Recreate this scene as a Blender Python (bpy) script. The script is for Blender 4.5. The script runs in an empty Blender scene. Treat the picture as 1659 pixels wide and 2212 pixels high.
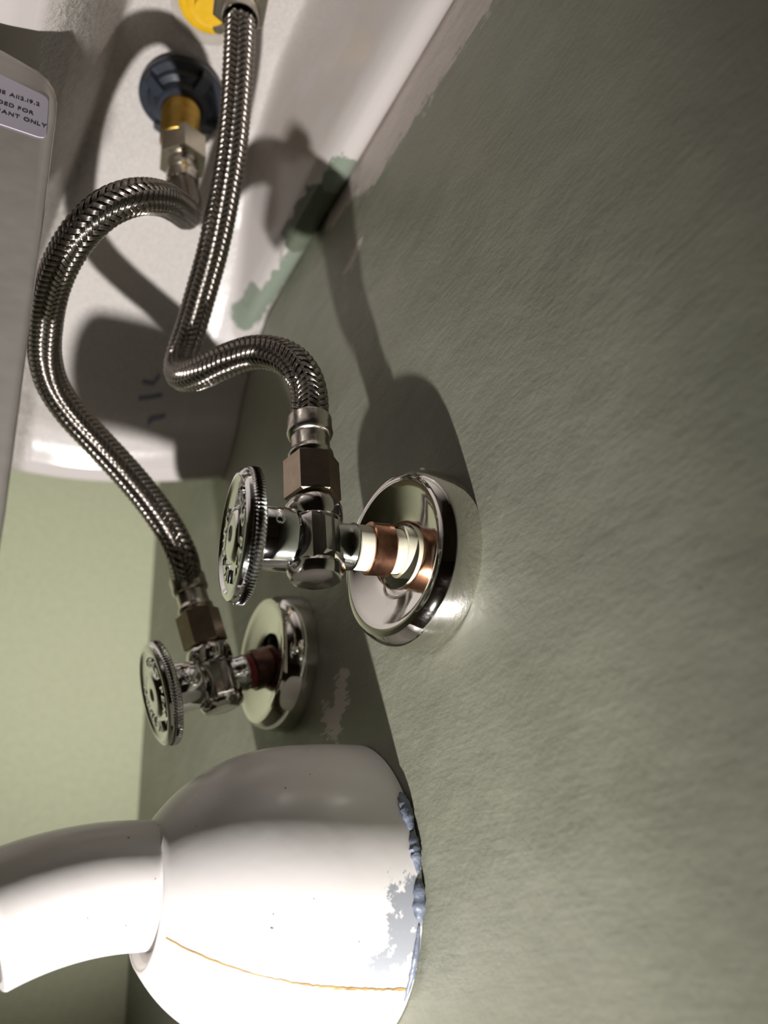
import bpy, bmesh, math, random
import numpy as np
from mathutils import Vector, Matrix

# ------------------------------------------------------------------ camera, world, light, exposure
S = bpy.context.scene
FX, CX, CY = 1720.0, 829.5, 1106.0
def unit(a):
    a = np.asarray(a, float); return a/np.linalg.norm(a)
AX = unit([-297-CX, 2143-CY, FX])                 # direction along the wall, in camera axes
AZ = np.array([560-CX, -2170-CY, FX]); AZ = unit(AZ-AZ.dot(AX)*AX/1.0*(1/np.linalg.norm(AZ))*np.linalg.norm(AZ))
AY = -np.cross(AX, AZ)                            # out of the wall
MW = np.array([AX, AY, AZ])
CAM = -(MW@np.array([(905-CX)/FX, (1208-CY)/FX, 1.0]))*.240
cd = bpy.data.cameras.new('camera'); cam = bpy.data.objects.new('camera', cd)
S.collection.objects.link(cam)
cols = [MW@np.array(v, float) for v in ((1,0,0),(0,-1,0),(0,0,-1))]
m = Matrix.Identity(4)
for j in range(3):
    for i in range(3): m[i][j] = cols[j][i]
    m[j][3] = CAM[j]
cam.matrix_world = m
cd.sensor_width = 36; cd.sensor_fit = 'AUTO'; cd.lens = 36*FX/2212
cd.shift_x = 0; cd.clip_start = .005; cd.clip_end = 20
cd.dof.use_dof = True; cd.dof.focus_distance = .232; cd.dof.aperture_fstop = 9
S.camera = cam

w = bpy.data.worlds.new('world'); S.world = w; w.use_nodes = True
w.node_tree.nodes['Background'].inputs[0].default_value = (.9,.85,.75,1)
w.node_tree.nodes['Background'].inputs[1].default_value = .002

def lamp(name, kind, loc, target, energy, color, **kw):
    l = bpy.data.lights.new(name, kind); o = bpy.data.objects.new(name, l); S.collection.objects.link(o)
    o.location = loc; l.energy = energy; l.color = color
    o.rotation_euler = (Vector(target)-Vector(loc)).to_track_quat('-Z','Y').to_euler()
    for k, v in kw.items(): setattr(l, k, v)
    return o
lamp('flashlight_lamp', 'SPOT', (-.095,.135,-.44), (.265,-.025,.48), 21.5, (1,.965,.94), spot_size=math.radians(65), spot_blend=1.0, shadow_soft_size=.006)
lamp('ceiling_fill', 'AREA', (-.55,.9,1.75), (-.55,.9,0), 0.15, (1,.86,.66), shape='DISK', size=.3)  # added dim warm fill for ambient light, an unseen source

S.view_settings.view_transform = 'Standard'; S.view_settings.look = 'None'
S.view_settings.exposure = 0.0; S.view_settings.gamma = 1; S.view_settings.use_curve_mapping = False

# ------------------------------------------------------------------ material helpers
class N:
    def __init__(s, name, rough=.5, metal=0, color=(.8,.8,.8), **kw):
        s.m = bpy.data.materials.new(name); s.m.use_nodes = True; s.t = s.m.node_tree
        s.b = s.t.nodes['Principled BSDF']
        s.b.inputs['Base Color'].default_value = (*color,1)
        s.b.inputs['Roughness'].default_value = rough; s.b.inputs['Metallic'].default_value = metal
        for k, v in kw.items(): s.b.inputs[k].default_value = v
    def n(s, typ, **kw):
        n = s.t.nodes.new(typ)
        for k, v in kw.items(): setattr(n, k, v)
        return n
    def l(s, a, b): s.t.links.new(a, b)
    def put(s, sock, v):
        if hasattr(v, 'is_output'): s.l(v, sock)
        else: sock.default_value = v
    def math(s, op, a, b=0.0, clamp=False):
        n = s.n('ShaderNodeMath', operation=op, use_clamp=clamp); s.put(n.inputs[0], a); s.put(n.inputs[1], b); return n.outputs[0]
    def vec(s, op, a, b=(0,0,0), out=0):
        n = s.n('ShaderNodeVectorMath', operation=op); s.put(n.inputs[0], a)
        if op == 'SCALE': s.put(n.inputs[3], b)
        else: s.put(n.inputs[1], b)
        return n.outputs[1] if op in ('LENGTH','DOT_PRODUCT') else n.outputs[0]
    def obj(s, scale=(1,1,1), rot=(0,0,0)):
        tc = s.n('ShaderNodeTexCoord'); mp = s.n('ShaderNodeMapping')
        mp.inputs['Scale'].default_value = scale; mp.inputs['Rotation'].default_value = rot
        s.l(tc.outputs['Object'], mp.inputs[0]); return mp.outputs[0]
    def noise(s, co, scale, detail=3, rough=.5, dist=0):
        n = s.n('ShaderNodeTexNoise'); s.l(co, n.inputs['Vector']); n.inputs['Scale'].default_value = scale
        n.inputs['Detail'].default_value = detail; n.inputs['Roughness'].default_value = rough; n.inputs['Distortion'].default_value = dist
        return n.outputs[0]
    def ramp(s, f, lo, hi, a=0.0, b=1.0):
        n = s.n('ShaderNodeMapRange', interpolation_type='SMOOTHSTEP'); s.put(n.inputs[0], f)
        for i, v in enumerate((lo,hi,a,b)): n.inputs[i+1].default_value = v
        return n.outputs[0]
    def mix(s, f, a, b):
        n = s.n('ShaderNodeMix', data_type='RGBA'); s.put(n.inputs[0], f)
        for k, v in ((6,a),(7,b)):
            s.put(n.inputs[k], v if hasattr(v,'is_output') else (*v,1))
        return n.outputs[2]
    def bump(s, h, dist, strength=1.0, prev=None):
        n = s.n('ShaderNodeBump'); n.inputs['Distance'].default_value = dist; n.inputs['Strength'].default_value = strength
        s.put(n.inputs['Height'], h)
        if prev: s.l(prev, n.inputs['Normal'])
        return n.outputs[0]
    def seg(s, co, pts, r, soft=.15, wob=None):
        """1 inside a blob drawn along the polyline pts (radius r), ragged by wob"""
        d = None
        for a, b in zip(pts[:-1], pts[1:]):
            a = Vector(a); ab = Vector(b)-a; L2 = max(ab.length_squared, 1e-9)
            pa = s.vec('SUBTRACT', co, tuple(a))
            t = s.math('MULTIPLY', s.vec('DOT_PRODUCT', pa, tuple(ab)), 1/L2, clamp=True)
            q = s.n('ShaderNodeVectorMath', operation='SCALE'); q.inputs[0].default_value = tuple(ab); s.l(t, q.inputs[3])
            e = s.vec('LENGTH', s.vec('SUBTRACT', pa, q.outputs[0]))
            d = e if d is None else s.math('MINIMUM', d, e)
        if wob is not None: d = s.math('ADD', d, wob)
        return s.ramp(d, r*(1-soft), r*(1+soft), 1, 0)
    def color(s, v): s.put(s.b.inputs['Base Color'], v)
    def rough(s, v): s.put(s.b.inputs['Roughness'], v)
    def normal(s, v): s.l(v, s.b.inputs['Normal'])

def simple(name, color, rough, metal=0, bump=None, vary=0, **kw):
    k = N(name, rough, metal, color, **kw); co = k.obj()
    if vary:
        f = k.noise(co, 260, 4)
        k.color(k.mix(k.ramp(f,.3,.7), tuple(c*(1-vary) for c in color), tuple(min(1,c*(1+vary)) for c in color)))
    if bump: k.normal(k.bump(k.noise(co, bump[0], 3), bump[1]))
    return k.m

# painted wall: sage green, brush strokes and roller stipple, bare patches near the basin and the far valve
def wall_material():
    k = N('sage_wall_paint', .42, 0, (.28,.30,.22)); co = k.obj()
    warp = k.n('ShaderNodeTexNoise'); k.l(co, warp.inputs['Vector']); warp.inputs['Scale'].default_value = 14
    wv = k.vec('SCALE', warp.outputs[1], .010); cw = k.vec('ADD', co, wv)
    mp = k.n('ShaderNodeMapping'); k.l(cw, mp.inputs[0]); mp.inputs['Rotation'].default_value = (0, math.radians(-52), 0); mp.inputs['Scale'].default_value = (1, 1, 9)
    strokes = k.noise(mp.outputs[0], 75, 5, .62)
    mp2 = k.n('ShaderNodeMapping'); k.l(cw, mp2.inputs[0]); mp2.inputs['Rotation'].default_value = (0, math.radians(20), 0); mp2.inputs['Scale'].default_value = (1, 1, 7)
    strokes2 = k.noise(mp2.outputs[0], 60, 4, .6)
    stip = k.noise(co, 520, 3, .55)
    big = k.noise(co, 30, 3)
    h = k.math('ADD', k.math('MULTIPLY', strokes, .42), k.math('MULTIPLY', strokes2, .34))
    h = k.math('ADD', h, k.math('MULTIPLY', stip, .85))
    n = k.bump(h, .00026, .75)
    n = k.bump(big, .004, .35, n)
    k.normal(n)
    wob = k.math('MULTIPLY', k.math('SUBTRACT', k.noise(cw, 130, 5, .7), .5), .016)
    wob2 = k.math('MULTIPLY', k.math('SUBTRACT', k.noise(mp.outputs[0], 90, 4, .65), .5), .02)
    wb = k.math('ADD', wob, wob2)
    bare = k.seg(co, [(-.16,0,.186),(-.06,0,.184),(.0,0,.187)], .0175, .06, wb)
    bare = k.math('MAXIMUM', bare, k.seg(co, [(.0,0,.19),(.035,0,.191)], .010, .08, wb))
    bare = k.math('MAXIMUM', bare, k.seg(co, [(.054,0,-.022),(.062,0,-.034),(.067,0,-.030)], .0052, .08, wb))
    bare = k.math('MAXIMUM', bare, k.seg(co, [(.018,0,.150),(.028,0,.145)], .0016, .1, wb))
    c = k.mix(k.ramp(big,.35,.7), (.22,.225,.170), (.25,.255,.194))
    c = k.mix(k.ramp(strokes,.35,.75,0,.15), c, (.26,.265,.21))
    c = k.mix(bare, c, (.52,.46,.42))
    sp = k.ramp(k.noise(co, 900, 1), .79, .80)
    c = k.mix(sp, c, (.05,.05,.04))
    k.color(c); k.rough(k.ramp(strokes,.2,.8,.36,.52))
    return k.m
M_WALL = wall_material()
M_FAR = simple('far_wall_lit_paint', (.68,.71,.50), .5, bump=(300,.0002), vary=.03)  # pale paint, brightened and tinted to carry the yellow-green light falling there
M_ROOM = simple('room_wall_paint', (.42,.33,.24), .6, bump=(80,.0005), vary=.05)
M_FLOOR = simple('floor_tile', (.22,.15,.10), .45, bump=(60,.0005), vary=.1)
M_CEIL = simple('ceiling_paint', (.7,.68,.62), .7, vary=.03)

def porcelain():
    k = N('vitreous_china', .16, 0, (.74,.70,.66)); co = k.obj()
    at = k.n('ShaderNodeAttribute'); at.attribute_name = 'bisque'; bis = at.outputs['Fac']
    ab = k.n('ShaderNodeAttribute'); ab.attribute_name = 'bowl'; bowl = ab.outputs['Fac']
    wob = k.math('MULTIPLY', k.math('SUBTRACT', k.noise(co, 170, 4, .65), .5), .012)
    grain = k.noise(co, 700, 4, .7); fine = k.noise(co, 260, 3, .6)
    c = k.mix(k.ramp(grain,.3,.7), (.46,.425,.40), (.57,.535,.505))
    c = k.mix(bis, (.53,.49,.475), c)
    # rough fired bowl back: darker, streaky
    mp = k.obj((1,1,.35)); st = k.noise(mp, 420, 4, .75)
    c = k.mix(k.math('MULTIPLY', bowl, k.ramp(st,.35,.65,1,.35)), c, (.36,.33,.30))
    # dull slip patches on the inside of the back apron
    slip = k.math('MULTIPLY', k.ramp(k.noise(k.obj((.6,1,1.6)), 34, 3), .5, .56), k.seg(co, [(-.02,.02,.22),(.06,.022,.225)], .026, .4))
    c = k.mix(k.math('MULTIPLY', slip, .6), c, (.50,.45,.41))
    sage = k.seg(co, [(.014,.006,.190),(.036,.004,.190)], .0058, .08, wob)
    sage = k.math('MAXIMUM', sage, k.seg(co, [(.05,.005,.19),(.085,.005,.19),(.112,.008,.19)], .0048, .1, wob))
    sage = k.math('MAXIMUM', sage, k.seg(co, [(.104,.012,.19),(.118,.012,.19)], .008, .1, wob))
    c = k.mix(sage, c, (.21,.245,.195))
    dark = k.seg(co, [(.036,.007,.190),(.058,.008,.190)], .0085, .12, wob)
    dark = k.math('MAXIMUM', dark, k.seg(co, [(.182,.012,.160),(.190,.004,.155),(.20,.004,.14)], .0105, .1, wob))
    dark = k.math('MAXIMUM', dark, k.seg(co, [(.170,.018,.175),(.176,.012,.17)], .0035, .12, wob))
    c = k.mix(dark, c, (.12,.14,.10))
    k.color(c)
    k.rough(k.math('ADD', .15, k.math('MULTIPLY', bis, .42)))
    n = k.bump(k.math('MULTIPLY', k.math('ADD', grain, fine), k.math('ADD', .08, bis)), .0005, .55)
    n = k.bump(k.math('MULTIPLY', st, bowl), .0022, .9, n)
    k.normal(n); return k.m
M_CHINA = porcelain()
M_GLAZE = simple('glazed_white', (.56,.52,.48), .22, bump=(40,.0004), vary=.02)
M_INK = simple('blue_ink', (.18,.20,.27), .6)
M_PRINT = simple('black_print', (.015,.014,.02), .5)
M_LABEL = simple('label_paper', (.55,.51,.60), .35)

def chrome(name='chrome', color=(.82,.82,.82), rough=.06, smudge=.12):
    k = N(name, rough, 1, color); co = k.obj()
    f = k.noise(co, 120, 5, .7, .6)
    k.rough(k.ramp(f, .45, .8, rough, rough+smudge))
    k.normal(k.bump(k.noise(co, 90, 2), .00025, .25)); return k.m
M_CHROME = chrome()
M_PLATE = chrome('escutcheon_chrome', (.80,.78,.74), .05, .16)
M_BODY = chrome('valve_chrome', (.66,.63,.60), .11, .14)
M_NICKEL = simple('nickel_plated_brass', (.50,.40,.31), .30, 1, bump=(900,.00006), vary=.08)
M_STEEL = simple('stamped_steel', (.62,.58,.52), .24, 1, bump=(500,.00008), vary=.06)
M_COPPER = simple('copper', (.46,.23,.14), .27, 1, bump=(300,.0001), vary=.3)
M_COPPER_DARK = simple('dark_copper', (.16,.09,.07), .33, 1, bump=(300,.0001), vary=.35)  # darker copper tone for the far valve's rings
M_PEX = simple('white_tubing', (.82,.79,.62), .38, bump=(200,.0001), vary=.03)
M_PEXRED = simple('red_tubing', (.22,.012,.02), .4, vary=.1)
M_BRASS = simple('brass', (.62,.40,.10), .34, 1, bump=(400,.0001), vary=.12)
M_FNUT = simple('satin_nickel', (.62,.57,.47), .28, 1, vary=.06)
M_DARKPL = simple('slate_plastic', (.020,.025,.037), .42, bump=(300,.0001), vary=.1)
M_YELLOW = simple('yellow_plastic', (.72,.43,.012), .4, bump=(200,.0001), vary=.05)
M_CLEAR = simple('cloudy_washer', (.46,.42,.37), .3, vary=.04)
M_RUBBER = simple('black_core', (.012,.011,.010), .5)
M_HOLE = simple('socket_shade', (.008,.008,.008), .6)
M_CAULK = simple('blue_grey_caulk', (.13,.15,.195), .45, bump=(400,.0005), vary=.2)

def braid_material():
    k = N('stainless_braid', .21, 1, (.44,.40,.36)); uv = k.n('ShaderNodeUVMap'); sx = k.n('ShaderNodeSeparateXYZ')
    k.l(uv.outputs[0], sx.inputs[0])
    v = sx.outputs[1]
    s = k.math('ABSOLUTE', k.math('SINE', k.math('MULTIPLY', v, math.pi*5)))
    c = k.mix(k.ramp(s,.0,.45), (.04,.036,.032), (.40,.36,.32))
    k.color(c); k.normal(k.bump(s, .00012, .9)); return k.m
M_BRAID = braid_material()

def pvc():
    k = N('white_drain_plastic', .30, 0, (.78,.75,.73)); co = k.obj()
    scr = k.ramp(k.noise(k.obj((1,.25,1)), 260, 4, .7), .66, .70)
    wob = k.math('MULTIPLY', k.math('SUBTRACT', k.noise(co, 260, 5, .75), .5), .022)
    # dried sage-blue paint smears where the cover meets the wall (object origin = centre at the wall)
    sm = k.seg(co, [(-.039,.0045,-.006),(-.039,.005,-.016)], .0050, .12, wob)
    sm = k.math('MAXIMUM', sm, k.seg(co, [(-.0375,.003,-.0165),(-.0345,.011,-.022)], .0036, .12, wob))
    spk = k.ramp(k.noise(co, 520, 1), .80, .81)
    c = k.mix(k.math('MULTIPLY', scr, .10), (.70,.67,.65), (.45,.42,.40))
    c = k.mix(k.math('MULTIPLY', sm, .9), c, (.22,.24,.27)); c = k.mix(spk, c, (.1,.09,.08))
    k.color(c); k.normal(k.bump(k.noise(co, 60, 3), .0006, .3)); k.rough(k.ramp(scr,0,1,.27,.45)); return k.m
M_PVC = pvc()
M_SEAM = simple('yellowed_seam', (.28,.17,.05), .6, vary=.3)

# ------------------------------------------------------------------ object helpers
COL = S.collection
def tag(o, label=None, cat=None, group=None, kind=None):
    for k, v in (('label',label),('category',cat),('group',group),('kind',kind)):
        if v: o[k] = v
    return o
def thing(name, label, cat, loc=(0,0,0), rot=(0,0,0), group=None):
    o = bpy.data.objects.new(name, None); COL.objects.link(o); o.empty_display_size = .01
    o.location = loc; o.rotation_euler = rot; return tag(o, label, cat, group)
def mesh(name, verts, faces, mat, parent=None, smooth=40, off=(0,0,0), uv=None):
    me = bpy.data.meshes.new(name)
    V = [tuple(np.asarray(v, float)-np.asarray(off, float)) for v in verts]
    me.from_pydata(V, [], faces); me.materials.append(mat)
    bm = bmesh.new(); bm.from_mesh(me); bmesh.ops.recalc_face_normals(bm, faces=bm.faces[:])
    if smooth:
        for f in bm.faces: f.smooth = True
        lim = math.radians(smooth)
        for e in bm.edges:
            if len(e.link_faces) == 2 and e.calc_face_angle(0) > lim: e.smooth = False
    bm.to_mesh(me); bm.free()
    o = bpy.data.objects.new(name, me); COL.objects.link(o)
    if parent: o.parent = parent
    return o
class MB:
    def __init__(s): s.v = []; s.f = []
    def add(s, v, f):
        b = len(s.v); s.v += [tuple(p) for p in v]; s.f += [tuple(b+i for i in q) for q in f]; return s
    def out(s, name, mat, parent=None, smooth=40, off=(0,0,0)): return mesh(name, s.v, s.f, mat, parent, smooth, off)
def basis(axis):
    a = unit(axis); h = np.array([0,0,1.]) if abs(a[2]) < .9 else np.array([1.,0,0])
    u = unit(np.cross(h, a)); return a, u, np.cross(a, u)
def lathe(mb, prof, origin=(0,0,0), axis=(0,1,0), n=48, cap0=True, cap1=True, rfun=None, phase=0):
    """prof: list of (t along axis, radius)"""
    a, u, w_ = basis(axis); o = np.asarray(origin, float); V = []; F = []
    for i, (t, r) in enumerate(prof):
        for j in range(n):
            th = 2*math.pi*j/n+phase; rr = r*(rfun(th, i) if rfun else 1)
            V.append(o+a*t+(u*math.cos(th)+w_*math.sin(th))*rr)
    for i in range(len(prof)-1):
        for j in range(n):
            k = (j+1) % n; F.append((i*n+j, i*n+k, (i+1)*n+k, (i+1)*n+j))
    if cap0: F.append(tuple(range(n))[::-1])
    if cap1: F.append(tuple((len(prof)-1)*n+j for j in range(n)))
    return mb.add(V, F)
def arc(r0, t0, rad, a0, a1, k=5):
    return [(t0+rad*math.sin(math.radians(a0+(a1-a0)*i/k)), r0+rad*math.cos(math.radians(a0+(a1-a0)*i/k))) for i in range(k+1)]
def box(mb, c, s):
    x, y, z = c; a, b, d = (q/2 for q in s)
    V = [(x+i*a, y+j*b, z+k*d) for i in (-1,1) for j in (-1,1) for k in (-1,1)]
    return mb.add(V, [(0,1,3,2),(4,6,7,5),(0,4,5,1),(2,3,7,6),(0,2,6,4),(1,5,7,3)])
def hexnut(mb, t0, t1, r, origin, axis, bev=.0008, phase=0, hole=None, n=6):
    lathe(mb, [(t0,r-bev),(t0+bev*.8,r),(t1-bev*.8,r),(t1,r-bev)], origin, axis, n, phase=phase); return mb
def at(u, v, d): return CAM+MW@np.array([(u-CX)/FX, (v-CY)/FX, 1.0])*d
def letters(text, size, depth):
    """text as a list of (verts, faces, x offset, width) in the XY plane, one per character"""
    out = []; x = 0
    for ch in text:
        if ch == ' ': x += size*.35; continue
        cu = bpy.data.curves.new('letter', 'FONT'); cu.body = ch; cu.size = size; cu.extrude = depth; cu.offset = size*.018
        o = bpy.data.objects.new('letter', cu); COL.objects.link(o)
        dg = bpy.context.evaluated_depsgraph_get(); dg.update()
        me = bpy.data.meshes.new_from_object(o.evaluated_get(dg))
        V = [tuple(p.co) for p in me.vertices]; F = [tuple(p.vertices) for p in me.polygons]
        bpy.data.objects.remove(o); bpy.data.curves.remove(cu); bpy.data.meshes.remove(me)
        if not V: continue
        x0 = min(p[0] for p in V); x1 = max(p[0] for p in V)
        out.append(([(p[0]-x0+x, p[1], p[2]) for p in V], F, x, x1-x0)); x += (x1-x0)+size*.13
    return out, x

# ------------------------------------------------------------------ setting
def struct(name, mb, mat, smooth=0): return tag(mb.out(name, mat, None, smooth), kind='structure')
XF = .3225
b = MB(); box(b, ((XF-1.4)/2, -.03, .6), (XF+1.4, .06, 2.4)); struct('wall_right', b, M_WALL)
b = MB(); box(b, (XF+.03, .75, .6), (.06, 1.62, 2.4)); struct('wall_back', b, M_FAR)
b = MB(); box(b, ((XF-1.4)/2, 1.53, .6), (XF+1.4, .06, 2.4)); struct('wall_left', b, M_ROOM)
b = MB(); box(b, (-1.43, .75, .6), (.06, 1.62, 2.4)); struct('wall_front', b, M_ROOM)
b = MB(); box(b, ((XF-1.4)/2, .75, -.63), (XF+1.52, 1.62, .06)); struct('floor', b, M_FLOOR)
b = MB(); box(b, ((XF-1.4)/2, .75, 1.83), (XF+1.52, 1.62, .06)); struct('ceiling', b, M_CEIL)

# ------------------------------------------------------------------ washbasin (underside)
def smin(a, b, k): 
    h = np.clip(.5+.5*(b-a)/k, 0, 1); return b*(1-h)+a*h-k*h*(1-h)
def x_end(y): return .187+.031*np.sin(np.minimum(y/.09,1)*math.pi/2)
def z_under(d): return np.interp(d, [0,.002,.005,.009,.014,.022,.028,.0300,.032,.038,.048,.058,.087,.111,.151,.191,.3], [.1385,.1335,.1305,.1300,.1325,.1405,.1480,.1520,.1570,.1650,.1750,.183,.203,.220,.242,.250,.250])
def z_sink(X, y):
    d = x_end(y)-X
    zu = z_under(d)
    zb = np.interp(y, [0,.0015,.004,.007,.010,.0125,.015,.0335,.05], [.1945,.1912,.1896,.1892,.1904,.1930,.1975,.2525,.30])
    zw = np.interp(y, [0,.094,.099,.105,.111,.116,.121,.127,.135,.16,.36], [.34,.275,.25,.225,.197,.180,.170,.163,.158,.148,.138])
    z = smin(zu, zb, .006)
    return smin(z, zw, .006)
def build_sink():
    t = thing('washbasin', 'white china washbasin seen from below, with rough unglazed underside and paint smears at the wall', 'sink', (.05,.0005,.275))
    sx = np.concatenate([np.linspace(0,.72,90,endpoint=False), np.linspace(.72,.94,60,endpoint=False), np.linspace(.94,1,34)])
    ys = np.concatenate([np.linspace(.0005,.036,34,endpoint=False), np.linspace(.036,.092,26,endpoint=False), np.linspace(.092,.14,34,endpoint=False), np.linspace(.14,.36,20)])
    V = []; bis = []; bow = []
    for y in ys:
        xe = float(x_end(y))
        for s in sx:
            X = -.22+s*(xe+.22); z = float(z_sink(np.float64(X), np.float64(y)))
            V.append((X, y, z))
            k = np.interp(y, [.020,.038,.118,.128], [0,1,1,0])*np.interp(xe-X, [.018,.03], [0,1])
            bis.append(float(k)); bow.append(float(np.interp(y, [.096,.101,.120,.128], [0,1,1,0])))
    nx, ny = len(sx), len(ys)
    F = [(j*nx+i, j*nx+i+1, (j+1)*nx+i+1, (j+1)*nx+i) for j in range(ny-1) for i in range(nx-1)]
    ring = [i for i in range(nx)]+[j*nx+nx-1 for j in range(1,ny)]+[(ny-1)*nx+i for i in range(nx-2,-1,-1)]+[j*nx for j in range(ny-2,0,-1)]
    base = len(V)
    for r in ring: V.append((V[r][0], V[r][1], .275)); bis.append(0); bow.append(0)
    m_ = len(ring)
    for i in range(m_): F.append((ring[i], ring[(i+1)%m_], base+(i+1)%m_, base+i))
    F.append(tuple(base+i for i in range(m_)))
    o = mesh('basin', V, F, M_CHINA, t, 55, off=t.location)
    o.location = (0,0,0)
    # material coordinates are world coordinates: keep mesh in world space under the empty
    me = o.data
    for v in me.vertices: v.co += Vector(t.location)
    o.location = -Vector(t.location)
    for nm, arr in (('bisque',bis),('bowl',bow)):
        a = me.attributes.new(nm, 'FLOAT', 'POINT'); a.data.foreach_set('value', np.array(arr, dtype=np.float32))
    # handwritten strokes of the number 11 on the bare china
    for pts in ([(300,858),(325,856),(352,850)], [(318,914),(330,903),(345,899),(358,896)], [(308,822),(332,826),(346,806)]):
        W = []
        for (u, v) in pts:
            r = MW@np.array([(u-CX)/FX,(v-CY)/FX,1.]); lo, hi = .3, .6
            for _ in range(40):
                mid = (lo+hi)/2; p = CAM+r*mid
                if p[2] > float(z_sink(p[0], p[1])): hi = mid
                else: lo = mid
            W.append(CAM+r*lo)
        mb = MB(); P = []
        for i in range(len(W)-1):
            for q in np.linspace(0,1,6,endpoint=False): P.append(W[i]*(1-q)+W[i+1]*q)
        P.append(W[-1])
        vv = []; ff = []
        for i, p in enumerate(P):
            tn = unit(P[min(i+1,len(P)-1)]-P[max(i-1,0)]); sd = unit(np.cross(tn, (.45,0,-.9)))*.0008
            for s_ in (-1,1):
                for h_ in (-.0008,.0010):
                    q = p+s_*sd; vv.append((q[0]-.45*(-h_), q[1], float(z_sink(q[0],q[1]))-(.0006 if h_ > 0 else -.0006)))
            if i: 
                a_ = (i-1)*4; c_ = i*4
                ff += [(a_,a_+1,c_+1,c_),(a_+2,c_+2,c_+3,a_+3),(a_,c_,c_+2,a_+2),(a_+1,a_+3,c_+3,c_+1)]
        mb.add(vv, ff); mb.out('handwritten_mark', M_INK, t, 0, off=t.location)
    return t
SINK = build_sink()

# ------------------------------------------------------------------ half pedestal with its sticker
PX = -.010
def on_panel(u, v):
    r = MW@np.array([(u-CX)/FX,(v-CY)/FX,1.]); return CAM+r*((PX-CAM[0])/r[0])
def build_pedestal():
    t = thing('half_pedestal', 'tall white china pedestal side with a printed paper sticker, left edge of the picture', 'pedestal', (PX,.2,-.08))
    # outline in y,z: straight back edge that leans a little, rounded top corner
    out = [(.1136,-.08),(.1140,-.01),(.1163,.072),(.1179,.1220),(.1184,.1300),(.1194,.1345),(.1215,.1378),(.1245,.1398),(.135,.1425),(.17,.147),(.26,.15),(.26,-.08)]
    n = len(out); mb = MB(); V = []; F = []
    cy_, cz_ = .2, .03
    for (dx, ins) in ((.0105,.0016),(.009,.0),(.0022,.0),(.0007,.0006),(0,.0022)):
        for (y, z) in out:
            yy = y+ins if y < .13 else (y if y < .25 else y-ins); zz = z-ins if z > .12 else z
            V.append((PX+dx, yy, zz))
    for i in range(4):
        for j in range(n): F.append((i*n+j, i*n+(j+1)%n, (i+1)*n+(j+1)%n, (i+1)*n+j))
    F.append(tuple(range(n))); F.append(tuple(4*n+j for j in range(n))[::-1])
    mb.add(V, F); mb.out('panel', M_GLAZE, t, 50, off=t.location)
    # sticker
    A, B, C_, D = (on_panel(*p) for p in ((-60,134),(105,213),(99,303),(-70,246)))
    rc = []
    for p, q, s in ((A,B,C_),(B,C_,D)):
        rc += [q+(p-q)*.10, q+(p-q)*.03+(s-q)*.03, q+(s-q)*.10]
    poly = [A]+rc+[D]
    V = [(PX-.00005, p[1], p[2]) for p in poly]+[(PX-.00035, p[1], p[2]) for p in poly]; k = len(poly)
    mb = MB().add(V, [tuple(range(k)), tuple(range(2*k-1,k-1,-1))]+[(i,(i+1)%k,k+(i+1)%k,k+i) for i in range(k)])
    st = mb.out('sticker', M_LABEL, t, 0, off=t.location); st['label'] = 'lilac white printed paper sticker'
    # three right-ranged lines; each ends at the given pixel
    for line, end, start, hpx in (('ASME A112.19.2',(87,233),(0,203),13),('INTENDED FOR',(74,252),(0,226),13),('OCCUPANT ONLY',(102,280),(0,245),13)):
        pe, ps = on_panel(*end), on_panel(*start); ex = unit(pe-ps); ez = unit(np.cross((-1,0,0), ex)); 
        if ez[2] < 0: ez = -ez
        size = .0021
        L, wd = letters(line, size, .00004); mb = MB()
        for (V, F, x, w_) in L:
            mb.add([np.array([PX-.00038-p[2],0,0])+np.array([0,1,0])*(pe+ex*(p[0]-wd)+ez*p[1])[1]+np.array([0,0,1])*(pe+ex*(p[0]-wd)+ez*p[1])[2] for p in V], F)
        q = mb.out('printed_line', M_PRINT, st, 0, off=t.location)
    return t
build_pedestal()

# ------------------------------------------------------------------ escutcheons, tubing, valves
V1 = (-.005, 0, -.0008); V2 = (.0956, -.0042, .0005); TILT2 = math.radians(-17); YAW1 = math.radians(-7); YAW2 = math.radians(-5)
M1 = Matrix.Translation(V1)@Matrix.Rotation(YAW1,4,'Z'); M2 = Matrix.Translation(V2)@Matrix.Rotation(YAW2,4,'Z')@Matrix.Rotation(TILT2,4,'X')
def escutcheon(name, label, loc, hole, yaw=0):
    R = .0266
    prof = [(-.0012,R-.0008),(-.0016,R),(.0016,R+.0001),(.0040,R-.0003),(.0064,R-.0008),(.0086,R-.0017),(.0101,R-.0030),(.0104,R-.0042),(.0103,R-.0054),(.0098,R-.0068),(.0090,.0165),(.0082,.0130),(.0077,hole+.0006),(.0073,hole),(.0063,hole),(.0061,hole+.001),(.0072,.0150),(.0080,R-.0064),(.0076,R-.0046),(.004,R-.0030),(-.0012,R-.0014),(-.0012,R-.0008)]
    mb = MB(); lathe(mb, prof, n=96, cap0=False, cap1=False)
    o = mb.out(name, M_PLATE, None, 35); o.location = loc; o.rotation_euler = (0,0,yaw)
    return tag(o, label, 'cover plate', 'round wall plates behind the two valves')
escutcheon('escutcheon', 'large round chrome wall plate around the white tube and copper ring', (-.005,.0034,-.0032), .0096, math.radians(5.5))
escutcheon('escutcheon', 'smaller looking round chrome wall plate behind the dark red tube, above the white drain cover', (.0976,.0017,-.001), .0106)

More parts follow.
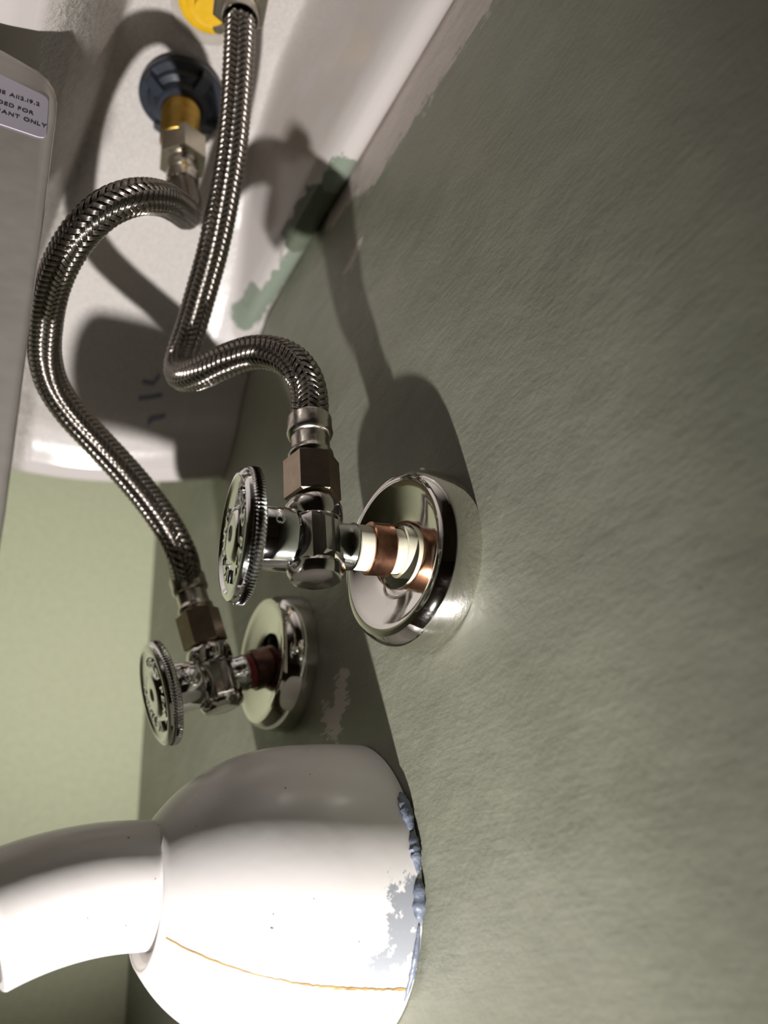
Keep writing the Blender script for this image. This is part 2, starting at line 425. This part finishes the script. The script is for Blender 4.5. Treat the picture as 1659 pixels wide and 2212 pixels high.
def tube(kind):
    first = kind == 'white'
    t = thing('supply_tube', 'white plastic supply tube with copper ring between near valve and wall plate' if first else
              'dark red plastic supply tube with dark copper ring at the far valve', 'pipe', V1 if first else V2, (0,0,YAW1) if first else (TILT2,0,YAW2), 'plastic supply tubes leaving the wall')
    r = .0066
    mb = MB(); y1 = .0232 if first else .0236; y0 = .0014 if first else .0110
    lathe(mb, [(y0,r),(y0+.004,r),(y1-.0006,r),(y1,r-.0004),(y1,.0052),(y1-.004,.0050)], n=40); mb.out('tube_wall', M_PEX if first else M_PEXRED, t)
    if first:
        mb = MB(); lathe(mb, [(.0056,r+.0002),(.0056,r+.0010),(.0096,r+.0012),(.0096,r+.0002)], n=40, cap0=False, cap1=False); o = mb.out('end_ring', M_PEX, t); o['label'] = 'white stop ring'
        rings = [(.0128,.0195)]
    else: rings = [(.0138,.0212),(.0112,.0128)]
    for (a, c) in rings:
        mb = MB(); e = .0004
        lathe(mb, [(a,r+.0001),(a,r+.0008),(a+e,r+.0012),((a+c)/2,r+.00105),(c-e,r+.0012),(c,r+.0008),(c,r+.0001)], n=48, cap0=False, cap1=False)
        # crimp ear on top
        o = mb.out('crimp_ring', M_COPPER if first else M_COPPER_DARK, t)
        if not first: o['label'] = 'dark copper ring'
    return t
tube('white'); tube('red')

def stop_valve(label, loc, tilt, yaw, spin, group):
    t = thing('stop_valve', label, 'valve', loc, (tilt,0,yaw), group)
    yc = .0352                                            # body axis
    # inlet stub over the tube end
    mb = MB(); lathe(mb, [(.0226,.0044),(.0238,.0062),(.0238,.0068),(.0246,.0070),(.0262,.0066),(.0300,.0066)], n=40); mb.out('inlet_stub', M_CHROME, t)
    # faceted body: eight flats with bevelled shoulders, round foot and collar
    mb = MB(); o = (0,yc,0); ax = (0,0,1)
    lathe(mb, [(-.0118,.0004),(-.0119,.0052),(-.0113,.0070),(-.0100,.0079),(-.0086,.0082),(-.0080,.0078),(-.0074,.0076)], o, ax, 48)
    oct_ = lambda th, i: 1/max(math.cos(((th+math.pi/8) % (math.pi/4))-math.pi/8), .9)
    lathe(mb, [(-.0096,.0064),(-.0080,.0072),(-.0060,.0076),(.0040,.0076),(.0058,.0074),(.0072,.0070)], o, ax, 48, rfun=oct_, phase=math.pi/8)
    lathe(mb, [(.0054,.0070),(.0060,.0080),(.0068,.0084),(.0100,.0084),(.0112,.0081),(.0122,.0076),(.0136,.0062)], o, ax, 48)
    # raised panels on the camera sides
    for th in (math.radians(200), math.radians(245)):
        c = np.array([math.cos(th)*.0071, yc+math.sin(th)*.0071, -.0006]); tn = np.array([-math.sin(th), math.cos(th), 0]); nn = np.array([math.cos(th), math.sin(th), 0])
        vv = []
        for h, s_ in ((0,1.),(.0009,.82)):
            for (p, q) in ((-1,-1),(1,-1),(1,1),(-1,1)): vv.append(c+nn*h+tn*p*.0029*s_+np.array([0,0,1])*q*.0062*s_)
        mb.add(vv, [(4,5,6,7),(0,1,5,4),(1,2,6,5),(2,3,7,6),(3,0,4,7)])
    mb.out('body', M_BODY, t, 32)
    # bonnet and stem
    mb = MB(); lathe(mb, [(.0400,.0070),(.0420,.0086),(.0428,.0090),(.0536,.0088),(.0544,.0082)], n=48); 
    mb.out('bonnet', M_CHROME, t)
    mb = MB(); c = np.array([-.0088,.0475,.0012]); lathe(mb, [(-.0004,.0013),(.0006,.0012),(.0008,.0008)], c, (-1,0,.14), 20); mb.out('bonnet_dimple', M_CHROME, t)
    # handle: knurled rim, dished ring with raised letters, raised hub with a socket
    mb = MB(); R = .0184; n = 400
    prof = [(.0530,.0100),(.0528,.0150),(.0532,R-.0012),(.0536,R-.0003),(.0540,R),(.0552,R),(.0560,R),(.0564,R-.0004),(.0568,R-.0006),(.0572,R-.0002),(.0580,R-.0004),(.0585,R-.0012),(.0586,R-.0022),(.0580,R-.0030),(.0577,R-.0040),(.0577,.0082),(.0582,.0078),(.0588,.0072),(.0590,.0060),(.0590,.0026),(.0586,.0022),(.0560,.0021)]
    kn = {4,5,6}
    lathe(mb, prof, n=n, rfun=lambda th, i: 1+(.024*math.cos(th*100) if i in kn else 0))
    h = mb.out('handle', M_CHROME, t, 40); h.rotation_euler = (0,spin,0)
    mb = MB(); lathe(mb, [(.0570,.00205),(.0588,.00215)], n=24); mb.out('screw_hole_shade', M_HOLE, h)  # near-black plug, the shade inside the screw hole put in as colour
    # lettering around the dish, tops outward, clockwise seen from the room
    mb = MB()
    for text, a0 in (('COLD PEX', 62), ('1/4 TURN', -118)):
        L, wd = letters(text, .0050, .0004); rb = .0098
        for (V, F, x, w_) in L:
            a = math.radians(a0)-(x+w_/2)/rb*.93
            # seen from +Y, screen right is -X: clockwise angle
            vv = []
            for p in V:
                lx = p[0]-x-w_/2; rr = rb+p[1]; 
                sx_ = rr*math.cos(a)+lx*math.sin(a); sz_ = rr*math.sin(a)-lx*math.cos(a)
                vv.append((-sx_, .0577+max(p[2],-.0001)+.0002, sz_))
            mb.add(vv, F)
    q = mb.out('lettering', M_CHROME, h, 0); q['label'] = 'raised chrome letters'
    return t
stop_valve('bright chrome shutoff valve with knurled round handle, nearest the camera, on the white tube', V1, 0, YAW1, 0, 'chrome shutoff valves under the basin')
stop_valve('chrome shutoff valve drooping from the wall in shadow, farther one, on the red tube', V2, TILT2, YAW2, .5, 'chrome shutoff valves under the basin')

# ------------------------------------------------------------------ braided hoses
def spline(pts, ds=.0005):
    P = np.array(pts, float)
    k = 60; out = []
    Q = np.vstack([2*P[0]-P[1], P, 2*P[-1]-P[-2]])
    for i in range(1, len(Q)-2):
        p0, p1, p2, p3 = Q[i-1:i+3]
        d1 = np.linalg.norm(p1-p0)**.5; d2 = np.linalg.norm(p2-p1)**.5; d3 = np.linalg.norm(p3-p2)**.5
        m1 = (p1-p0)/d1-(p2-p0)/(d1+d2)+(p2-p1)/d2; m2 = (p2-p1)/d2-(p3-p1)/(d2+d3)+(p3-p2)/d3
        m1 *= d2; m2 *= d2
        for t in np.linspace(0,1,k,endpoint=False):
            out.append((2*t**3-3*t**2+1)*p1+(t**3-2*t**2+t)*m1+(-2*t**3+3*t**2)*p2+(t**3-t**2)*m2)
    out.append(P[-1]); out = np.array(out)
    for _ in range(40): out[1:-1] = .25*out[:-2]+.5*out[1:-1]+.25*out[2:]
    L = np.concatenate([[0], np.cumsum(np.linalg.norm(np.diff(out, axis=0), axis=1))])
    s = np.linspace(0, L[-1], int(L[-1]/ds)+1)
    return np.stack([np.interp(s, L, out[:,c]) for c in range(3)], 1), s
def frames(P):
    T = np.gradient(P, axis=0); T /= np.linalg.norm(T, axis=1)[:,None]
    _, u, _w = basis(T[0]); U = [u]
    for i in range(1, len(P)):
        u = U[-1]-T[i]*np.dot(U[-1], T[i]); U.append(unit(u))
    U = np.array(U); return T, U, np.cross(T, U)
HR = .0059
def grid_mesh(name, V, F, mat, parent, off, UVv=None):
    me = bpy.data.meshes.new(name); me.from_pydata((V-np.array(off)).tolist(), [], F.tolist()); me.materials.append(mat)
    me.polygons.foreach_set('use_smooth', np.ones(len(F), dtype=bool))
    if UVv is not None:
        uv = me.uv_layers.new(name='UVMap'); uv.data.foreach_set('uv', UVv[F.ravel()].ravel().astype(np.float32))
    o = bpy.data.objects.new(name, me); COL.objects.link(o); o.parent = parent; return o
def braid(P, s, parent, off):
    T, U, W_ = frames(P); n = len(P); Ncar = 10; lead = .0215; om = 2*math.pi/lead
    # dark core
    m_ = 20; st = 4; Pc = P[::st]; Uc = U[::st]; Wc = W_[::st]; th = np.linspace(0, 2*math.pi, m_, endpoint=False)
    V = (Pc[:,None,:]+(HR-.00085)*(Uc[:,None,:]*np.cos(th)[None,:,None]+Wc[:,None,:]*np.sin(th)[None,:,None])).reshape(-1,3)
    i, j = np.meshgrid(np.arange(len(Pc)-1), np.arange(m_), indexing='ij'); k = (j+1) % m_
    F = np.stack([i*m_+j, i*m_+k, (i+1)*m_+k, (i+1)*m_+j], -1).reshape(-1,4)
    grid_mesh('inner_tube', V, F, M_RUBBER, parent, off)
    # strands, two over two under
    cr = np.linspace(-1,1,6); half = .00083; Vs = []; Fs = []; UVs = []; base = 0
    ang = math.atan2(HR*om, 1.0)
    for sg in (1,-1):
        for c in range(Ncar):
            ph = 2*math.pi*c/Ncar+sg*om*s                  # strand centre angle
            q = ph*Ncar/math.pi
            lift = sg*.00030*np.clip(1.6*np.cos(2*math.pi*(q-.5)/4), -1, 1)
            rows = []
            for w_ in cr:
                # move across the strand: perpendicular to its direction on the tube surface
                dth = -sg*w_*half*math.cos(ang)/HR; dz = w_*half*math.sin(ang)
                a = ph+dth+sg*0; r = HR-.00030+lift-.00030*w_*w_
                rows.append(P+T*dz+(U*np.cos(a)[:,None]+W_*np.sin(a)[:,None])*r[:,None])
            G = np.stack(rows, 1).reshape(-1,3); mm = len(cr)
            i, j = np.meshgrid(np.arange(n-1), np.arange(mm-1), indexing='ij')
            F = np.stack([i*mm+j, i*mm+j+1, (i+1)*mm+j+1, (i+1)*mm+j], -1).reshape(-1,4)
            if sg > 0: F = F[:,::-1]
            Vs.append(G); Fs.append(F+base); base += len(G)
            UVs.append(np.stack([np.repeat(s/.01, mm), np.tile((cr+1)/2, n)], -1))
    o = grid_mesh('braid', np.vstack(Vs), np.vstack(Fs), M_BRAID, parent, off, np.vstack(UVs))
    o['kind'] = 'stuff'
def end_fitting(p, axis, parent, off, nut, big=None):
    """p: where the braid enters the ferrule, axis: away from the hose; nut: (t0,t1,r) hex along the axis"""
    mb = MB(); lathe(mb, [(-.0006,.0061),(-.0008,.0067),(-.0002,.0069),(.0030,.0068),(.0046,.0070),(.0056,.0066),(.0060,.0060)], p, axis, 44, cap0=False)
    mb.out('ferrule', M_STEEL, parent, 35, off)
    mb = MB(); lathe(mb, [(.0058,.0058),(.0104,.0059),(.0112,.0061),(.0120,.0067),(.0128,.0068),(.0136,.0064),(.0142,.0056)], p, axis, 44)
    mb.out('sleeve', M_STEEL, parent, 35, off)
    t0, t1, r = nut; mb = MB()
    hexnut(mb, t0, t1, r, p, axis, phase=.32, bev=.0007); mb.out('coupling_nut', M_NICKEL if big is None else big, parent, 20, off)

# near hose
tv = np.array(M1@Vector((0,.0352,0)))
h0 = tv+np.array([0,0,.0412])
hose1 = [h0, at(667,852,.2470), at(655,812,.2495), at(629,781,.2540), at(590,764,.2590), at(545,763,.2640), at(495,778,.2690), at(445,800,.2760), at(408,812,.2850),
         at(389,803,.2935), at(392,770,.2985), at(411,712,.3000), at(432,640,.3000), at(460,540,.2990), at(483,430,.2985), at(499,330,.2980), at(510,220,.2980), at(516,120,.2980), at(519,42,.2985)]
t = thing('braided_hose', 'braided steel supply hose folding over above the near valve and rising to the top edge', 'hose', tuple(tv+np.array([0,0,.0136])), group='braided steel supply hoses')
P, s = spline(hose1); braid(P, s, t, t.location)
end_fitting(h0, (0,0,-1), t, t.location, (.0140,.0278,.0083))
e = P[-1]; d = unit(np.array([0,0,1.])+.15*unit(P[-1]-P[-8]))
end_fitting(e, d, t, t.location, (.0068,.0240,.0112), M_FNUT)
mb = MB(); lathe(mb, [(.0235,.0078),(.0300,.0080),(.0420,.0080)], e, d, 36); o = mb.out('tailpiece', M_BRASS, t, 40, t.location); o['label'] = 'brass tailpiece'
# far hose
def v2p(y, z): return np.array(M2@Vector((0,y,z)))
h0 = v2p(.0352,.0412); ax2 = unit(v2p(.0352,1)-v2p(.0352,0))
TP = np.array([.0494,.0672])
e2 = np.array([TP[0]+.0012,TP[1]-.0028,.1880]); up2 = unit(np.array([TP[0],TP[1],.25])-e2)
hose2 = [h0, at(393,1200,.3010), at(364,1140,.3010), at(318,1075,.3020), at(265,1012,.3020), at(205,948,.3000), at(152,890,.2960), at(114,832,.2910), at(97,770,.2840), at(98,700,.2740), at(112,622,.2630),
         at(140,553,.2540), at(184,490,.2480), at(233,448,.2480), at(290,426,.2530), at(345,428,.2660), at(383,447,.2850), at(402,462,.3040), at(407,448,.3200), e2]
t = thing('braided_hose', 'braided steel supply hose looping far left and down to the drooping far valve', 'hose', tuple(v2p(.0352,.0136)), group='braided steel supply hoses')
P, s = spline(hose2); braid(P, s, t, t.location)
end_fitting(h0, -ax2, t, t.location, (.0140,.0278,.0083))
end_fitting(e2, up2, t, t.location, (.0120,.0262,.0106), M_FNUT)

# ------------------------------------------------------------------ faucet ends under the deck
zd = float(z_sink(np.float64(TP[0]), np.float64(TP[1])))
t = thing('faucet_shank', 'threaded brass faucet shank with a dark slate plastic mounting nut under the basin', 'faucet part', (TP[0],TP[1],zd))
mb = MB(); prof = []
pz = 0.0
while pz > -.034: prof += [(pz,.0080),(pz-.0005,.0084),(pz-.0010,.0080)]; pz -= .0011
lathe(mb, prof, n=36, axis=(0,0,1)); mb.out('threaded_shank', M_BRASS, t, 60)
mb = MB(); lathe(mb, [(-.0004,.0188),(-.0032,.0190),(-.0042,.0182),(-.0046,.0150),(-.0068,.0142),(-.0080,.0118),(-.0120,.0112),(-.0128,.0104),(-.0128,.0087),(-.0002,.0087)], n=64, axis=(0,0,1), cap0=False, cap1=False)
mb.out('mounting_nut', M_DARKPL, t, 35)
for k in range(4):
    a = math.radians(20+90*k); mb = MB(); ca, sa = math.cos(a), math.sin(a)
    vv = []
    for (r0, zz) in ((.0108,-.0040),(.0186,-.0040),(.0180,-.0085),(.0108,-.0120)):
        for w_ in (-.0022,.0022): vv.append((r0*ca-w_*sa, r0*sa+w_*ca, zz))
    mb.add(vv, [(0,2,4,6),(1,7,5,3),(0,1,3,2),(2,3,5,4),(4,5,7,6),(6,7,1,0)]); mb.out('nut_wing', M_DARKPL, t, 0)

YC = (.0045,.0690); zy = float(z_sink(np.float64(YC[0]), np.float64(YC[1])))
t = thing('faucet_mounting_nut', 'yellow round plastic mounting nut under the basin, cut off by the top edge', 'faucet part', (YC[0],YC[1],zy))
mb = MB(); lathe(mb, [(-.0002,.0160),(-.0014,.0160),(-.0018,.0152),(-.0018,.0040)], origin=(.0045,-.0012,0), n=64, axis=(0,0,1)); o = mb.out('washer', M_CLEAR, t); o['label'] = 'cloudy washer'
mb = MB(); lathe(mb, [(-.0016,.0142),(-.0034,.0146),(-.0046,.0146),(-.0050,.0140)], n=64, axis=(0,0,1)); o = mb.out('rim_ring', M_CLEAR, t); o['label'] = 'pale rim ring'
mb = MB(); lathe(mb, [(-.0044,.0130),(-.0058,.0131),(-.0064,.0124),(-.0066,.0100),(-.0060,.0092),(-.0060,.0066),(-.0120,.0062)], n=64, axis=(0,0,1)); o = mb.out('threaded_disc', M_YELLOW, t); o['label'] = 'yellow disc'
sc = (.0075,-.0062,0)
mb = MB(); lathe(mb, [(-.0060,.0026),(-.0078,.0026),(-.0084,.0020)], origin=sc, n=24, axis=(0,0,1)); box(mb, (sc[0],sc[1],-.0085), (.0030,.0006,.0004)); o = mb.out('screw', M_FNUT, t)

# ------------------------------------------------------------------ white drain cover and elbow
DC = np.array([.0555,.0004,-.0845])
t = thing('drain_cover', 'big white rounded plastic drain cover against the wall, glaring in the light at the bottom', 'drain cover', tuple(DC))
py = [0,.012,.024,.032,.039,.045,.050,.0545,.058,.0605,.0620]; pr = [.0410,.0408,.0400,.0385,.0364,.0335,.0304,.0268,.0232,.0200,.0178]
ts = np.linspace(0,.062,40)
# smooth profile through the samples
cf = np.polyfit(py, pr, 6); 
prof = [(float(q), float(np.interp(q, py, pr))) for q in ts]
rr = np.array([p[1] for p in prof])
for _ in range(4): rr[1:-1] = .25*rr[:-2]+.5*rr[1:-1]+.25*rr[2:]
prof = [(float(q), float(r_)) for q, r_ in zip(ts, rr)]+[(.0616,.0168),(.060,.0160)]
mb = MB(); lathe(mb, prof, n=128); mb.out('shell', M_PVC, t, 60)
# seam: a thin raised yellowed line running along the lower camera side
def seam_r(y): return float(np.interp(y, ts, rr))
vv = []; ff = []; m_ = 60
rnd = random.Random(4)
for i in range(m_):
    y = .0605-.0598*i/(m_-1); a = math.radians(212+ (9*(i/(m_-1))**1.0)+.5*rnd.random()); wd = .00022+.00035*rnd.random()*(i/(m_-1)); R_ = seam_r(y)
    for (da, dr) in ((-wd,-.0002),(-wd,.0002),(wd,.0002),(wd,-.0002)):
        aa = a+da/R_; vv.append((math.cos(aa)*(R_+dr), y, math.sin(aa)*(R_+dr)))
    if i:
        p0, p1 = (i-1)*4, i*4
        ff += [(p0+k, p0+(k+1)%4, p1+(k+1)%4, p1+k) for k in range(4)]
o = MB().add(vv, ff).out('seam', M_SEAM, t, 0); o['label'] = 'thin yellowed seam line'
# caulk lumps between cover and wall
rnd = random.Random(7)
for (a0, a1, rad) in ((150,166,.0022),(166,181,.0016),(183,197,.0021),(198,226,.0009)):
    mb = MB(); vv = []; ff = []; m_ = 14; c_ = 10
    for i in range(m_):
        a = math.radians(a0+(a1-a0)*i/(m_-1)); e = math.sin(math.pi*(i+.35)/(m_-.3)); r_ = rad*max(.15, e**.6)*(.75+.5*rnd.random())
        for j in range(c_):
            th = 2*math.pi*j/c_; q = .0413+r_*.75*math.cos(th); vv.append((math.cos(a)*q, max(.0002,.0012+r_*math.sin(th)), math.sin(a)*q))
        if i: ff += [((i-1)*c_+j, (i-1)*c_+(j+1)%c_, i*c_+(j+1)%c_, i*c_+j) for j in range(c_)]
    ff += [tuple(range(c_)), tuple((m_-1)*c_+j for j in range(c_))]
    o = mb.add(vv, ff).out('caulk_bead', M_CAULK, t, 60); o['label'] = 'blue grey caulk lump'

EC = np.array([.0555,.0555,-.0815])
t = thing('drain_elbow', 'white plastic drain elbow leaving the rounded cover and bending down at the left edge', 'pipe', tuple(EC))
R, r = .085, .0161; y0 = .010; path = [(0,0),(y0*.5,0)]
for i in range(17):
    a = math.radians(24*i/16); path.append((y0+R*math.sin(a), -R+R*math.cos(a)))
vv = []; ff = []; c_ = 64
for i, (y, z) in enumerate(path):
    a = 0 if i < 2 else math.radians(24*(i-2)/16); nrm = np.array([0,math.sin(a),math.cos(a)])
    for j in range(c_):
        th = 2*math.pi*j/c_; vv.append(np.array([0,y,z])+r*(np.array([1,0,0])*math.cos(th)+nrm*math.sin(th)))
    if i: ff += [((i-1)*c_+j, (i-1)*c_+(j+1)%c_, i*c_+(j+1)%c_, i*c_+j) for j in range(c_)]
# rolled end and inner wall
last = len(path)-1; y, z = path[-1]; a = math.radians(24); nrm = np.array([0,math.sin(a),math.cos(a)]); tn = np.array([0,math.cos(a),-math.sin(a)])
for q, (dt, rr_) in enumerate(((.0006,r-.0004),(.0006,r-.0024),(-.012,r-.0026))):
    for j in range(c_):
        th = 2*math.pi*j/c_; vv.append(np.array([0,y,z])+tn*dt+rr_*(np.array([1,0,0])*math.cos(th)+nrm*math.sin(th)))
    i = last+1+q; ff += [((i-1)*c_+j, (i-1)*c_+(j+1)%c_, i*c_+(j+1)%c_, i*c_+j) for j in range(c_)]
ff.append(tuple(range(c_))[::-1]); ff.append(tuple((last+3)*c_+j for j in range(c_)))
MB().add(vv, ff).out('elbow_wall', M_PVC, t, 50)
